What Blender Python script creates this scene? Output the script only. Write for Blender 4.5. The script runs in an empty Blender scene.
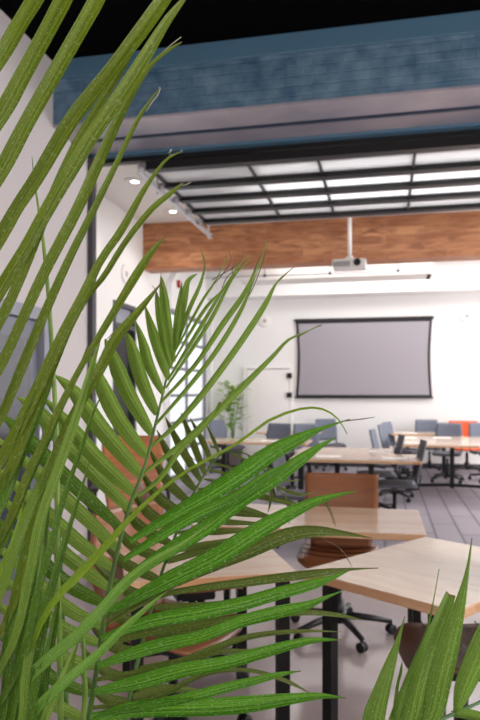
import bpy, bmesh, math, random
from mathutils import Vector, Matrix
random.seed(7)
C = bpy.context.scene.collection
PI = math.pi
# ------------------------------------------------------------------ camera
F = 660.0; H = 1.44; YH = 392.0
TH = math.atan(145/660); CT, ST = math.cos(TH), math.sin(TH)
cd = bpy.data.cameras.new('camera'); cam = bpy.data.objects.new('camera', cd); C.objects.link(cam)
cam.location = (0, 0, H); cam.rotation_euler = (PI/2, 0, TH)
cd.sensor_fit = 'HORIZONTAL'; cd.sensor_width = 24; cd.lens = 24*F/480
cd.shift_y = (YH-360)/720*1.5
cd.clip_start = 0.05
cd.dof.use_dof = True; cd.dof.focus_distance = 1.08; cd.dof.aperture_fstop = 7.0
bpy.context.scene.camera = cam
# ------------------------------------------------------------------ world, exposure
w = bpy.data.worlds.new('world'); bpy.context.scene.world = w; w.use_nodes = True
bg = w.node_tree.nodes['Background']; bg.inputs[0].default_value = (0.93, 0.95, 1.0, 1); bg.inputs[1].default_value = 1.4
vs = bpy.context.scene.view_settings
vs.view_transform = 'Standard'; vs.look = 'None'; vs.gamma = 1; vs.use_curve_mapping = False; vs.exposure = 0.0
def area(name, loc, rot, sx, sy, power, col=(1, 1, 1)):
    l = bpy.data.lights.new(name, 'AREA'); l.shape = 'RECTANGLE'; l.size = sx; l.size_y = sy; l.energy = power; l.color = col
    o = bpy.data.objects.new(name, l); C.objects.link(o); o.location = loc; o.rotation_euler = rot
    o.visible_camera = True
    return o
# added unseen area lights for fill: sides, behind the camera, far ceiling
area('fill_near_side', (3.9, 1.6, 2.2), (0, PI/2, 0), 2.4, 4.4, 190, (1, 0.97, 0.95))  # added side fill, no window is built here
area('fill_behind_camera', (-0.2, -2.85, 2.3), (PI/2, 0, PI), 4.6, 2.6, 150, (1, 0.98, 0.96))  # added fill behind the camera, no window is built here
area('fill_far_side', (5.9, 9.5, 2.2), (0, PI/2, 0), 2.4, 6.0, 270, (0.98, 0.99, 1))  # added fill for the far room, its right wall is solid
area('fill_far_ceiling', (1.2, 11.0, 3.78), (0, 0, 0), 6.0, 1.6, 135, (1, 0.99, 0.98))  # added overhead fill without a fixture
area('fill_side_ceiling', (4.9, 7.4, 3.8), (0, 0, 0), 1.6, 2.6, 190, (1, 0.97, 0.94))  # added overhead fill out of view, no fixture
area('fill_above_door', (1.2, 6.8, 3.83), (0, 0, 0), 5.0, 1.0, 70, (1, 0.98, 0.96))  # added to brighten the frosted panes from above
# ------------------------------------------------------------------ materials
MAT = {}
def lin(h):
    r = [int(h[i:i+2], 16)/255 for i in (0, 2, 4)]
    return tuple(c/12.92 if c < .04045 else ((c+.055)/1.055)**2.4 for c in r) + (1,)
def mat(name, col, rough=0.5, metal=0.0, emit=None, estr=0, bump=None, spec=0.5, coat=0.0, var=None):
    m = bpy.data.materials.new(name); m.use_nodes = True; nt = m.node_tree; b = nt.nodes['Principled BSDF']
    c = lin(col) if isinstance(col, str) else col
    b.inputs['Base Color'].default_value = c; b.inputs['Roughness'].default_value = rough
    b.inputs['Metallic'].default_value = metal; b.inputs['Specular IOR Level'].default_value = spec
    b.inputs['Coat Weight'].default_value = coat; b.inputs['Coat Roughness'].default_value = 0.15
    if emit: b.inputs['Emission Color'].default_value = lin(emit); b.inputs['Emission Strength'].default_value = estr
    tc = nt.nodes.new('ShaderNodeTexCoord')
    if bump or var:
        n = nt.nodes.new('ShaderNodeTexNoise'); nt.links.new(tc.outputs['Object'], n.inputs['Vector'])
        sc, st = bump or (6, 0); n.inputs['Scale'].default_value = sc; n.inputs['Detail'].default_value = 5
        if bump:
            bp = nt.nodes.new('ShaderNodeBump'); bp.inputs['Strength'].default_value = st; bp.inputs['Distance'].default_value = 0.01
            nt.links.new(n.outputs['Fac'], bp.inputs['Height']); nt.links.new(bp.outputs[0], b.inputs['Normal'])
        if var:
            n2 = nt.nodes.new('ShaderNodeTexNoise'); nt.links.new(tc.outputs['Object'], n2.inputs['Vector']); n2.inputs['Scale'].default_value = var[0]; n2.inputs['Detail'].default_value = 4
            mx = nt.nodes.new('ShaderNodeMix'); mx.data_type = 'RGBA'; mx.inputs[6].default_value = c; mx.inputs[7].default_value = lin(var[1])
            rp = nt.nodes.new('ShaderNodeMapRange'); rp.inputs[1].default_value = .35; rp.inputs[2].default_value = .65
            nt.links.new(n2.outputs['Fac'], rp.inputs[0]); nt.links.new(rp.outputs[0], mx.inputs[0]); nt.links.new(mx.outputs[2], b.inputs['Base Color'])
    MAT[name] = m
    return m
def wood(name, c1, c2, c3, axis, plank_w, plank_l, rough=0.3, coat=0.3, grain=1.0, space='Object', gap=0.0, scl=(1.2, 16, 16)):
    """planks running along 'axis' (0 x, 1 y) seen in a plane (a, b); each plank its own tone, stretched grain"""
    m = bpy.data.materials.new(name); m.use_nodes = True; nt = m.node_tree; b = nt.nodes['Principled BSDF']; L = nt.links.new
    tc = nt.nodes.new('ShaderNodeTexCoord'); mp = nt.nodes.new('ShaderNodeMapping'); L(tc.outputs[space], mp.inputs[0])
    if axis == 'xz': mp.inputs['Rotation'].default_value = (-PI/2, 0, 0)
    if axis == 'y': mp.inputs['Rotation'].default_value = (0, 0, PI/2)
    br = nt.nodes.new('ShaderNodeTexBrick'); L(mp.outputs[0], br.inputs['Vector'])
    br.inputs['Scale'].default_value = 1; br.inputs['Brick Width'].default_value = plank_l; br.inputs['Row Height'].default_value = plank_w
    br.inputs['Mortar Size'].default_value = gap; br.inputs['Color1'].default_value = (0, 0, 0, 1); br.inputs['Color2'].default_value = (1, 1, 1, 1)
    br.inputs['Mortar'].default_value = (0, 0, 0, 1); br.offset = 0.37
    m2 = nt.nodes.new('ShaderNodeMapping'); L(mp.outputs[0], m2.inputs[0]); m2.inputs['Scale'].default_value = scl
    off = nt.nodes.new('ShaderNodeVectorMath'); off.operation = 'ADD'; L(m2.outputs[0], off.inputs[0])
    sc = nt.nodes.new('ShaderNodeVectorMath'); sc.operation = 'SCALE'; L(br.outputs['Color'], sc.inputs[0]); sc.inputs['Scale'].default_value = 9; L(sc.outputs[0], off.inputs[1])
    n = nt.nodes.new('ShaderNodeTexNoise'); L(off.outputs[0], n.inputs['Vector']); n.inputs['Scale'].default_value = 1.3; n.inputs['Detail'].default_value = 6; n.inputs['Distortion'].default_value = 0.8
    cr = nt.nodes.new('ShaderNodeValToRGB'); L(n.outputs['Fac'], cr.inputs[0])
    cr.color_ramp.elements[0].position = 0.36; cr.color_ramp.elements[0].color = lin(c2); cr.color_ramp.elements[1].position = 0.6; cr.color_ramp.elements[1].color = lin(c1)
    mx = nt.nodes.new('ShaderNodeMix'); mx.data_type = 'RGBA'; L(cr.outputs[0], mx.inputs[6]); mx.inputs[7].default_value = lin(c3)
    mu = nt.nodes.new('ShaderNodeMath'); mu.operation = 'MULTIPLY'; sp = nt.nodes.new('ShaderNodeSeparateColor'); L(br.outputs['Color'], sp.inputs[0]); L(sp.outputs[0], mu.inputs[0]); mu.inputs[1].default_value = grain
    L(mu.outputs[0], mx.inputs[0]); L(mx.outputs[2], b.inputs['Base Color'])
    b.inputs['Roughness'].default_value = rough; b.inputs['Coat Weight'].default_value = coat; b.inputs['Coat Roughness'].default_value = 0.12
    MAT[name] = m
    return m
def leafmat(name, c1, c2, trans=0.3, rough=0.36):
    m = bpy.data.materials.new(name); m.use_nodes = True; nt = m.node_tree; b = nt.nodes['Principled BSDF']; L = nt.links.new
    uv = nt.nodes.new('ShaderNodeUVMap'); uv.uv_map = 'UVMap'
    mp = nt.nodes.new('ShaderNodeMapping'); L(uv.outputs[0], mp.inputs[0]); mp.inputs['Scale'].default_value = (16, 1.0, 1)
    n = nt.nodes.new('ShaderNodeTexNoise'); L(mp.outputs[0], n.inputs['Vector']); n.inputs['Scale'].default_value = 1.0; n.inputs['Detail'].default_value = 4
    cr = nt.nodes.new('ShaderNodeValToRGB'); L(n.outputs['Fac'], cr.inputs[0])
    cr.color_ramp.elements[0].position = 0.34; cr.color_ramp.elements[0].color = lin(c2); cr.color_ramp.elements[1].position = 0.64; cr.color_ramp.elements[1].color = lin(c1)
    # pale flecks: dust, and glints painted into the leaf colour
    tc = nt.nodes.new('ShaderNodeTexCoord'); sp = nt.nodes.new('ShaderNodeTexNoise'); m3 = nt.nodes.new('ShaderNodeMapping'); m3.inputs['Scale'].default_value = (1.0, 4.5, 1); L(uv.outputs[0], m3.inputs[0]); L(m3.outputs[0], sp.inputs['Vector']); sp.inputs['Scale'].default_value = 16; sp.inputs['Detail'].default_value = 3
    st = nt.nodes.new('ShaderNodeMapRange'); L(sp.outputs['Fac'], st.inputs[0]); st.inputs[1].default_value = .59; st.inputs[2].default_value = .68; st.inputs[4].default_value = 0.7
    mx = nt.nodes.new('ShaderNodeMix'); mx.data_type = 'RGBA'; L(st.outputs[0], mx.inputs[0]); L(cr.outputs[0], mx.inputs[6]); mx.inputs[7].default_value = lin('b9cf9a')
    # brown dry tip
    sx = nt.nodes.new('ShaderNodeSeparateXYZ'); L(uv.outputs[0], sx.inputs[0])
    tp = nt.nodes.new('ShaderNodeMapRange'); L(sx.outputs[1], tp.inputs[0]); tp.inputs[1].default_value = .95; tp.inputs[2].default_value = .985
    mt = nt.nodes.new('ShaderNodeMix'); mt.data_type = 'RGBA'; L(tp.outputs[0], mt.inputs[0]); L(mx.outputs[2], mt.inputs[6]); mt.inputs[7].default_value = lin('8a7a55')
    L(mt.outputs[2], b.inputs['Base Color']); b.inputs['Roughness'].default_value = rough; b.inputs['Specular IOR Level'].default_value = 0.4
    bp = nt.nodes.new('ShaderNodeBump'); bp.inputs['Strength'].default_value = 0.8; bp.inputs['Distance'].default_value = 0.002; L(n.outputs['Fac'], bp.inputs['Height']); L(bp.outputs[0], b.inputs['Normal'])
    tr = nt.nodes.new('ShaderNodeBsdfTranslucent'); L(mt.outputs[2], tr.inputs['Color'])
    ms = nt.nodes.new('ShaderNodeMixShader'); ms.inputs[0].default_value = trans; L(b.outputs[0], ms.inputs[1]); L(tr.outputs[0], ms.inputs[2])
    L(ms.outputs[0], nt.nodes['Material Output'].inputs['Surface'])
    MAT[name] = m
    return m
mat('near_white', 'cec7c7', 0.7, bump=(30, .03))
mat('room_white', 'ecebea', 0.65)
mat('ceiling_white', 'efece8', 0.7)
mat('black_ceiling', '040305', 0.95, spec=0.05)
mat('black_metal', '0d0c0e', 0.4, spec=0.4)
mat('black_plastic', '15151a', 0.45)
mat('door_black', '0b0b0d', 0.3)
mat('window_grey', '6d6c74', 0.5)
mat('jamb_grey', '3d3c42', 0.5)
mat('silver', 'c9c8cc', 0.3, 0.8)
mat('rail_silver', 'd5d5d8', 0.4, 0.5)
mat('silver_paint', 'b9bbc2', 0.35, 0.3)
mat('chrome', 'd0d2d6', 0.15, 1.0)
mat('walnut_edge', '7a4a30', 0.45)
mat('grey_fabric', '6b7180', 0.8, bump=(200, .2))
mat('dark_fabric', '4a4b52', 0.8, bump=(200, .2))
mat('grey_seat', '57575f', 0.75)
mat('orange_plastic', 'd8541c', 0.35)
mat('paper', 'f4f0ee', 0.7)
mat('screen_fabric', '9f9ba3', 0.75)
mat('screen_border', '1c1a1e', 0.6)
mat('speaker_grille', 'a8a3a2', 0.6)
mat('door_white', 'f3f0ee', 0.5)
mat('grey_door', '6f7280', 0.35)
mat('grey_door_frame', '9496a3', 0.45)
mat('dark_glass', '3b3f4c', 0.12, spec=0.8)
mat('red_plastic', 'b02018', 0.4)
mat('lens_glow', 'ffffff', 0.4, emit='fff6ea', estr=9)
mat('terracotta', '9a8f88', 0.7)
mat('soil', '2b1d14', 0.95, bump=(60, .6))
mat('palm_stem', '5a8030', 0.45, var=(14, '3c5f20'))
mat('pale_stem', '7ba27c', 0.45)
mat('spear_green', '7d9c3c', 0.45, var=(20, '577a28'))
mat('dry_pale', 'a5a493', 0.6)
mat('dry_tip', '6d5842', 0.7)
mat('pillar_white', 'e6e0dc', 0.6)
mat('duct_white', 'ece9e6', 0.5)
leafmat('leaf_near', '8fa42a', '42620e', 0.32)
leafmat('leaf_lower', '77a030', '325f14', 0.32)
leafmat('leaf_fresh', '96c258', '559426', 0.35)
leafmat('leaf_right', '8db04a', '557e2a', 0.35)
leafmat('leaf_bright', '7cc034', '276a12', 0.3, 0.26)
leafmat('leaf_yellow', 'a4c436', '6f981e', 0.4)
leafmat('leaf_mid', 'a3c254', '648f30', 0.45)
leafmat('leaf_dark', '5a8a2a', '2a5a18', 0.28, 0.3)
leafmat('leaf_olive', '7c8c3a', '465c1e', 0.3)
wood('table_wood', 'e6c8ac', 'dab698', 'ecd4ba', 'x', 0.16, 3.0, 0.2, 0.5, 0.5, scl=(1.5, 9, 9))
wood('table_edge', 'dbb088', 'c8946a', 'e6c09a', 'x', 0.3, 0.22, 0.3, 0.3, 0.6)
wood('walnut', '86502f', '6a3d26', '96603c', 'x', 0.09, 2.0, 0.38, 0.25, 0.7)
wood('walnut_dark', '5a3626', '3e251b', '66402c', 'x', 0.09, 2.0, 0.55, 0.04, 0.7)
wood('tan_wood', 'cf8552', 'b46a3c', 'da945f', 'x', 0.5, 2.0, 0.4, 0.2, 0.5)
wood('beam_wood', 'cf9466', '8c5737', 'a0623e', 'xz', 0.11, 0.8, 0.5, 0.0, 0.8, scl=(2.2, 10, 10), gap=0.003)
# blue painted brick
def brickmat():
    m = bpy.data.materials.new('blue_brick'); m.use_nodes = True; nt = m.node_tree; b = nt.nodes['Principled BSDF']; L = nt.links.new
    tc = nt.nodes.new('ShaderNodeTexCoord'); mp = nt.nodes.new('ShaderNodeMapping'); L(tc.outputs['Object'], mp.inputs[0]); mp.inputs['Rotation'].default_value = (-PI/2, 0, 0)
    br = nt.nodes.new('ShaderNodeTexBrick'); L(mp.outputs[0], br.inputs['Vector']); br.inputs['Scale'].default_value = 1
    br.inputs['Brick Width'].default_value = .21; br.inputs['Row Height'].default_value = .072; br.inputs['Mortar Size'].default_value = .007; br.inputs['Mortar Smooth'].default_value = .6
    n = nt.nodes.new('ShaderNodeTexNoise'); L(mp.outputs[0], n.inputs['Vector']); n.inputs['Scale'].default_value = 7; n.inputs['Detail'].default_value = 6
    ad = nt.nodes.new('ShaderNodeMath'); ad.operation = 'MULTIPLY_ADD'; L(br.outputs['Fac'], ad.inputs[0]); ad.inputs[1].default_value = -0.45; L(n.outputs['Fac'], ad.inputs[2])
    bp = nt.nodes.new('ShaderNodeBump'); L(ad.outputs[0], bp.inputs['Height']); bp.inputs['Strength'].default_value = .8; bp.inputs['Distance'].default_value = .011; L(bp.outputs[0], b.inputs['Normal'])
    cr = nt.nodes.new('ShaderNodeValToRGB'); L(n.outputs['Fac'], cr.inputs[0]); cr.color_ramp.elements[0].color = lin('3c5d78'); cr.color_ramp.elements[1].color = lin('7592a6'); cr.color_ramp.elements[0].position = .3; cr.color_ramp.elements[1].position = .8
    L(cr.outputs[0], b.inputs['Base Color']); b.inputs['Roughness'].default_value = .38
    MAT['blue_brick'] = m
brickmat()
mat('blue_steel', '4d7088', 0.35, bump=(5, .1))
mat('soffit_floor_sheen', 'aba3aa', 0.3, bump=(4, .15), var=(1.5, '878592'))  # pinkish grey base stands in for the warm floor reflected in blue steel
mat('blue_soffit_edge', '1c3148', 0.35)
# polished concrete, carpet planks, frosted panes, clear glass
def concrete():
    m = mat('concrete', 'a2969a', 0.17, var=(1.3, 'b5a9a8'), spec=0.5); return m
concrete()
def carpet():
    m = bpy.data.materials.new('carpet'); m.use_nodes = True; nt = m.node_tree; b = nt.nodes['Principled BSDF']; L = nt.links.new
    tc = nt.nodes.new('ShaderNodeTexCoord'); mp = nt.nodes.new('ShaderNodeMapping'); L(tc.outputs['Object'], mp.inputs[0]); mp.inputs['Rotation'].default_value = (0, 0, PI/2)
    br = nt.nodes.new('ShaderNodeTexBrick'); L(mp.outputs[0], br.inputs['Vector']); br.inputs['Scale'].default_value = 1
    br.inputs['Brick Width'].default_value = 1.0; br.inputs['Row Height'].default_value = .25; br.inputs['Mortar Size'].default_value = .012
    br.inputs['Color1'].default_value = lin('868089'); br.inputs['Color2'].default_value = lin('958e97'); br.inputs['Mortar'].default_value = lin('5c5862')
    L(br.outputs['Color'], b.inputs['Base Color']); b.inputs['Roughness'].default_value = .6
    n = nt.nodes.new('ShaderNodeTexNoise'); L(tc.outputs['Object'], n.inputs['Vector']); n.inputs['Scale'].default_value = 180
    bp = nt.nodes.new('ShaderNodeBump'); L(n.outputs['Fac'], bp.inputs['Height']); bp.inputs['Strength'].default_value = .3; bp.inputs['Distance'].default_value = .004; L(bp.outputs[0], b.inputs['Normal'])
    MAT['carpet'] = m
carpet()
def pane(name, tint, tr, diff):
    m = bpy.data.materials.new(name); m.use_nodes = True; nt = m.node_tree; L = nt.links.new; nt.nodes.remove(nt.nodes['Principled BSDF'])
    t = nt.nodes.new('ShaderNodeBsdfTransparent'); g = nt.nodes.new('ShaderNodeBsdfGlossy'); g.inputs['Roughness'].default_value = .12; g.inputs['Color'].default_value = (1, 1, 1, 1)
    d = nt.nodes.new('ShaderNodeBsdfDiffuse'); d.inputs[0].default_value = lin(tint); t2 = nt.nodes.new('ShaderNodeBsdfTranslucent'); t2.inputs[0].default_value = lin(tint)
    a = nt.nodes.new('ShaderNodeMixShader'); a.inputs[0].default_value = .5; L(d.outputs[0], a.inputs[1]); L(t2.outputs[0], a.inputs[2])
    b = nt.nodes.new('ShaderNodeMixShader'); b.inputs[0].default_value = diff; L(t.outputs[0], b.inputs[1]); L(a.outputs[0], b.inputs[2])
    c = nt.nodes.new('ShaderNodeMixShader'); c.inputs[0].default_value = .12; L(b.outputs[0], c.inputs[1]); L(g.outputs[0], c.inputs[2])
    L(c.outputs[0], nt.nodes['Material Output'].inputs['Surface']); MAT[name] = m
pane('frosted_pane', 'f6f7f9', 0, .78)
pane('clear_pane', 'eef4fa', 0, .1)
# ------------------------------------------------------------------ helpers
def P(u, v, z):
    """point seen at (u, v) of the 480x720 frame at depth z"""
    a = (u-240)/F; b = (YH-v)/F
    return Vector(((a*CT-ST)*z, (a*ST+CT)*z, H+b*z))
def obj(name, bm, m, parent=None, smooth=False, bevel=0, loc=None):
    me = bpy.data.meshes.new(name); bm.normal_update(); bm.to_mesh(me); bm.free()
    o = bpy.data.objects.new(name, me); C.objects.link(o)
    for x in (m if isinstance(m, (list, tuple)) else [m]): me.materials.append(MAT[x])
    if smooth:
        for p in me.polygons: p.use_smooth = True
    if bevel:
        md = o.modifiers.new('b', 'BEVEL'); md.width = bevel; md.segments = 2; md.limit_method = 'ANGLE'
    if parent: o.parent = parent
    if loc: o.location = loc
    return o
def box(bm, x0, x1, y0, y1, z0, z1, M=None, mi=0):
    vs_ = [bm.verts.new((x, y, z)) for x in (x0, x1) for y in (y0, y1) for z in (z0, z1)]
    if M is not None:
        for v in vs_: v.co = M @ v.co
    for f in ((0, 1, 3, 2), (4, 6, 7, 5), (0, 4, 5, 1), (2, 3, 7, 6), (0, 2, 6, 4), (1, 5, 7, 3)):
        fc = bm.faces.new([vs_[i] for i in f]); fc.material_index = mi
def bx(*a, **k):
    bm = bmesh.new(); box(bm, *a, **k); return bm
def tube(bm, pts, r, n=8, cap=True):
    pts = [Vector(p) for p in pts]; rs = r if isinstance(r, (list, tuple)) else [r]*len(pts)
    prev = None; up = Vector((0, 0, 1)); rings = []
    for i, p in enumerate(pts):
        t = (pts[min(i+1, len(pts)-1)]-pts[max(i-1, 0)]).normalized()
        if prev is None:
            a = t.cross(up)
            if a.length < 1e-3: a = t.cross(Vector((1, 0, 0)))
            a.normalize()
        else:
            a = (prev - t*prev.dot(t)).normalized()
        prev = a; b = t.cross(a)
        rings.append([bm.verts.new(p+(a*math.cos(2*PI*k/n)+b*math.sin(2*PI*k/n))*rs[i]) for k in range(n)])
    for i in range(len(rings)-1):
        for k in range(n): bm.faces.new((rings[i][k], rings[i][(k+1) % n], rings[i+1][(k+1) % n], rings[i+1][k]))
    if cap: bm.faces.new(rings[0][::-1]); bm.faces.new(rings[-1])
def lathe(bm, prof, n=24, M=None):
    rings = []
    for r, z in prof: rings.append([bm.verts.new((max(r, 1e-4)*math.cos(2*PI*k/n), max(r, 1e-4)*math.sin(2*PI*k/n), z)) for k in range(n)])
    if M is not None:
        for rg in rings:
            for v in rg: v.co = M @ v.co
    for i in range(len(rings)-1):
        for k in range(n): bm.faces.new((rings[i][k], rings[i][(k+1) % n], rings[i+1][(k+1) % n], rings[i+1][k]))
    bm.faces.new(rings[0][::-1]); bm.faces.new(rings[-1])
def sheet(fn, nu, nv, th):
    """a curved board: fn(u, v) -> (point, normal), th thick"""
    bm = bmesh.new(); A = []; B = []
    for i in range(nu+1):
        ra = []; rb = []
        for j in range(nv+1):
            p, n = fn(i/nu, j/nv); ra.append(bm.verts.new(p+n*th/2)); rb.append(bm.verts.new(p-n*th/2))
        A.append(ra); B.append(rb)
    for i in range(nu):
        for j in range(nv):
            bm.faces.new((A[i][j], A[i+1][j], A[i+1][j+1], A[i][j+1])); bm.faces.new((B[i][j], B[i][j+1], B[i+1][j+1], B[i+1][j]))
    for i in range(nu):
        bm.faces.new((A[i][0], B[i][0], B[i+1][0], A[i+1][0])); bm.faces.new((A[i][nv], A[i+1][nv], B[i+1][nv], B[i][nv]))
    for j in range(nv):
        bm.faces.new((A[0][j], A[0][j+1], B[0][j+1], B[0][j])); bm.faces.new((A[nu][j], B[nu][j], B[nu][j+1], A[nu][j+1]))
    bmesh.ops.recalc_face_normals(bm, faces=bm.faces)
    return bm
def struct(name, bm, m, parent=None, **k):
    o = obj(name, bm, m, parent, **k)
    if not parent: o['kind'] = 'structure'
    return o
def tag(o, label=None, cat=None, group=None):
    if label: o['label'] = label
    if cat: o['category'] = cat
    if group: o['group'] = group
    return o
def thing(name, label, cat, loc=(0, 0, 0), rz=0, group=None):
    o = bpy.data.objects.new(name, None); C.objects.link(o); o.location = loc; o.rotation_euler = (0, 0, rz); o.empty_display_size = .1
    return tag(o, label, cat, group)
def dup(root, loc, rz, label=None, group=None):
    r = root.copy(); C.objects.link(r); r.location = loc; r.rotation_euler = (0, 0, rz)
    if label: r['label'] = label
    if group: r['group'] = group
    for ch in list(root.children):
        c = ch.copy(); C.objects.link(c); c.parent = r
        for g in list(ch.children):
            d = g.copy(); C.objects.link(d); d.parent = c
    return r
# ------------------------------------------------------------------ the setting
XN, XR, YW, YB, ZC = -2.65, -3.4, 5.68, 12.9, 3.86
ZS = 3.6
struct('floor', bx(-3.2, 4.4, -3.2, YW, -.1, 0), 'concrete')
struct('floor_carpet', bx(XR-.1, 6.4, YW, YB+.1, -.1, 0), 'carpet')
struct('ceiling', bx(-3.2, 4.4, -3.2, YW, 4.14, 4.25), 'black_ceiling')
struct('ceiling_far', bx(XR-.1, 6.4, YW+.0, YB+.1, ZC, ZC+.1), 'ceiling_white')
# near left wall, with the grey door opening
bm = bmesh.new()
box(bm, XN-.15, XN, -3.2, 3.72, 0, 4.14); box(bm, XN-.15, XN, 3.72, 4.86, 2.1, 4.14); box(bm, XN-.15, XN, 4.86, YW-.02, 0, 4.14)
struct('wall_left', bm, 'near_white')
struct('wall_right', bx(4.3, 4.4, -3.2, YW, 0, 4.14), 'near_white')
struct('wall_back', bx(-2.8, 4.4, -3.2, -3.1, 0, 4.14), 'near_white')
struct('wall_left_return', bx(XR-.1, XN-.0, YW-.02, YW+.06, 0, ZC), 'room_white')
# far room walls; the left one has a door opening and a glazed overhead door opening
bm = bmesh.new()
box(bm, XR-.12, XR, YW+.06, 7.9, 0, ZC); box(bm, XR-.12, XR, 7.9, 8.66, 2.62, ZC); box(bm, XR-.12, XR, 8.66, 10.1, 0, ZC)
box(bm, XR-.12, XR, 10.1, 12.5, 2.8, ZC); box(bm, XR-.12, XR, 12.5, YB, 0, ZC)
struct('wall_left_far', bm, 'room_white')
struct('wall_far', bx(XR-.1, 6.4, YB, YB+.1, 0, ZC), 'room_white')
struct('wall_right_far', bx(6.3, 6.4, YW, YB, 0, ZC), 'room_white')
struct('trim_1', bx(XR, 6.3, YB-.5, YB, 3.27, ZC), 'room_white')
struct('baseboard_far', bx(XR, 6.3, YB-.02, YB, 0, .1), 'jamb_grey')
struct('trim_2', bx(XN-.03, XN+.05, YW-.1, YW-.02, 0, ZS), 'jamb_grey')       # dark edge of the opening
# blue lintel: brick face, steel channel on top, stepped steel soffit
YF = 4.92
bl = bpy.data.objects.new('trim_3', None); C.objects.link(bl); bl['kind'] = 'structure'
obj('brick_face', bx(XN+.0, 4.3, YF+.02, YW-.02, ZS+.02, 3.99), 'blue_brick', bl)
obj('steel_channel', bx(XN, 4.3, YF, YW-.02, 3.99, 4.14), 'blue_steel', bl, bevel=.006)
obj('soffit_plate', bx(XN, 4.3, YF+.01, YF+.33, ZS, ZS+.02), 'soffit_floor_sheen', bl)
obj('soffit_flange', bx(XN, 4.3, YF+.34, YF+.37, ZS-.012, ZS+.02), 'blue_soffit_edge', bl)
obj('soffit_plate', bx(XN, 4.3, YF+.37, YF+.66, ZS+.005, ZS+.025), 'soffit_floor_sheen', bl)
obj('soffit_flange', bx(XN, 4.3, YF+.66, YW-.02, ZS-.02, ZS+.02), 'blue_steel', bl)
struct('trim_4', bx(XN, 4.4, YW-.02, YW+.06, ZS-.06, ZC), 'black_metal')
# reclaimed wood clad beam
struct('trim_5', bx(XR, 6.3, 8.97, 9.3, 3.2, ZC), 'beam_wood')
# grey door in the near left wall
d = bpy.data.objects.new('door_1', None); C.objects.link(d); d['kind'] = 'structure'
bm = bmesh.new(); box(bm, XN-.1, XN+.025, 4.76, 4.86, 0, 2.1); box(bm, XN-.1, XN+.025, 3.72, 3.82, 0, 2.1); box(bm, XN-.1, XN+.025, 3.82, 4.76, 2.0, 2.1)
obj('door_frame', bm, 'grey_door_frame', d, bevel=.004)
bm = bmesh.new(); box(bm, XN-.08, XN-.03, 3.825, 4.755, .01, 1.995); obj('door_leaf', bm, 'grey_door', d)
bm = bmesh.new(); box(bm, XN-.032, XN-.02, 3.95, 4.62, .25, 1.85); obj('glass', bm, 'dark_glass', d)
bm = bmesh.new(); tube(bm, [(XN-.03, 4.68, .95), (XN+.03, 4.68, .95), (XN+.03, 4.68, 1.25), (XN-.03, 4.68, 1.25)], .01); obj('door_handle', bm, 'silver', d, True)
# black door with pale transom in the far left wall
d = bpy.data.objects.new('door_2', None); C.objects.link(d); d['kind'] = 'structure'
bm = bmesh.new(); box(bm, XR-.1, XR+.02, 7.9, 7.96, 0, 2.62); box(bm, XR-.1, XR+.02, 8.6, 8.66, 0, 2.62); box(bm, XR-.1, XR+.02, 7.96, 8.6, 2.56, 2.62); box(bm, XR-.1, XR+.02, 7.96, 8.6, 2.28, 2.34)
obj('door_frame', bm, 'jamb_grey', d)
obj('transom', bx(XR-.07, XR-.04, 7.96, 8.6, 2.34, 2.56), 'grey_door_frame', d)
obj('door_leaf', bx(XR-.08, XR-.03, 7.965, 8.595, .01, 2.28), 'door_black', d)
# white door on the far wall, black hinges on its right
d = bpy.data.objects.new('door_3', None); C.objects.link(d); d['kind'] = 'structure'
X0, X1 = -2.69, -1.83
bm = bmesh.new(); box(bm, X0-.06, X0, YB-.05, YB, 0, 1.96); box(bm, X0, X1+.06, YB-.05, YB, 1.9, 1.96); box(bm, X1, X1+.06, YB-.05, YB, 0, 1.9)
obj('door_frame', bm, 'door_white', d)
obj('shadow_gap', bx(X0, X1, YB-.012, YB-.002, 0, 1.9), 'jamb_grey', d)
obj('door_leaf', bx(X0+.008, X1-.008, YB-.06, YB-.013, .01, 1.885), 'door_white', d, bevel=.003)
for z in (.5, 1.38, 1.76): obj('hinge', bx(X1-.05, X1+.05, YB-.09, YB-.055, z-.05, z+.05), 'black_metal', d)
# glazed overhead door closed in the far left wall
d = bpy.data.objects.new('window_1', None); C.objects.link(d); d['kind'] = 'structure'
bm = bmesh.new(); W = XR-.06
for z in (0.02, .46, .92, 1.38, 1.84, 2.3, 2.76): box(bm, W-.025, W+.025, 10.1, 12.5, z-.022, z+.022)
for y in (10.12, 11.3, 12.48): box(bm, W-.02, W+.02, y-.022, y+.022, 0, 2.79)
obj('window_frame', bm, 'window_grey', d)
obj('pane', bx(W-.004, W+.004, 10.12, 12.48, 0.02, 2.76), 'clear_pane', d)
bm = bmesh.new()
for dy in (0, .12): tube(bm, [(XR+.05, 10.0-dy, 0), (XR+.05, 10.0-dy, 2.9), (XR+.08, 10.0-dy, 3.2), (XR+.22, 10.0-dy, 3.45), (XR+.5, 10.0-dy, 3.52), (XR+1.0, 10.0-dy, 3.53)], .02, 6)
tube(bm, [(XR+.05, 12.55, 0), (XR+.05, 12.55, 2.9), (XR+.1, 12.55, 3.2), (XR+.3, 12.55, 3.3)], .02, 6)
obj('rail', bm, 'silver', d)
# bright ground and sky outside come from the world; a plain pale wall across the lane
struct('wall_outside', bx(-7.2, -7.0, 8, 15, -.1, 2.2), 'room_white')
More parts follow.
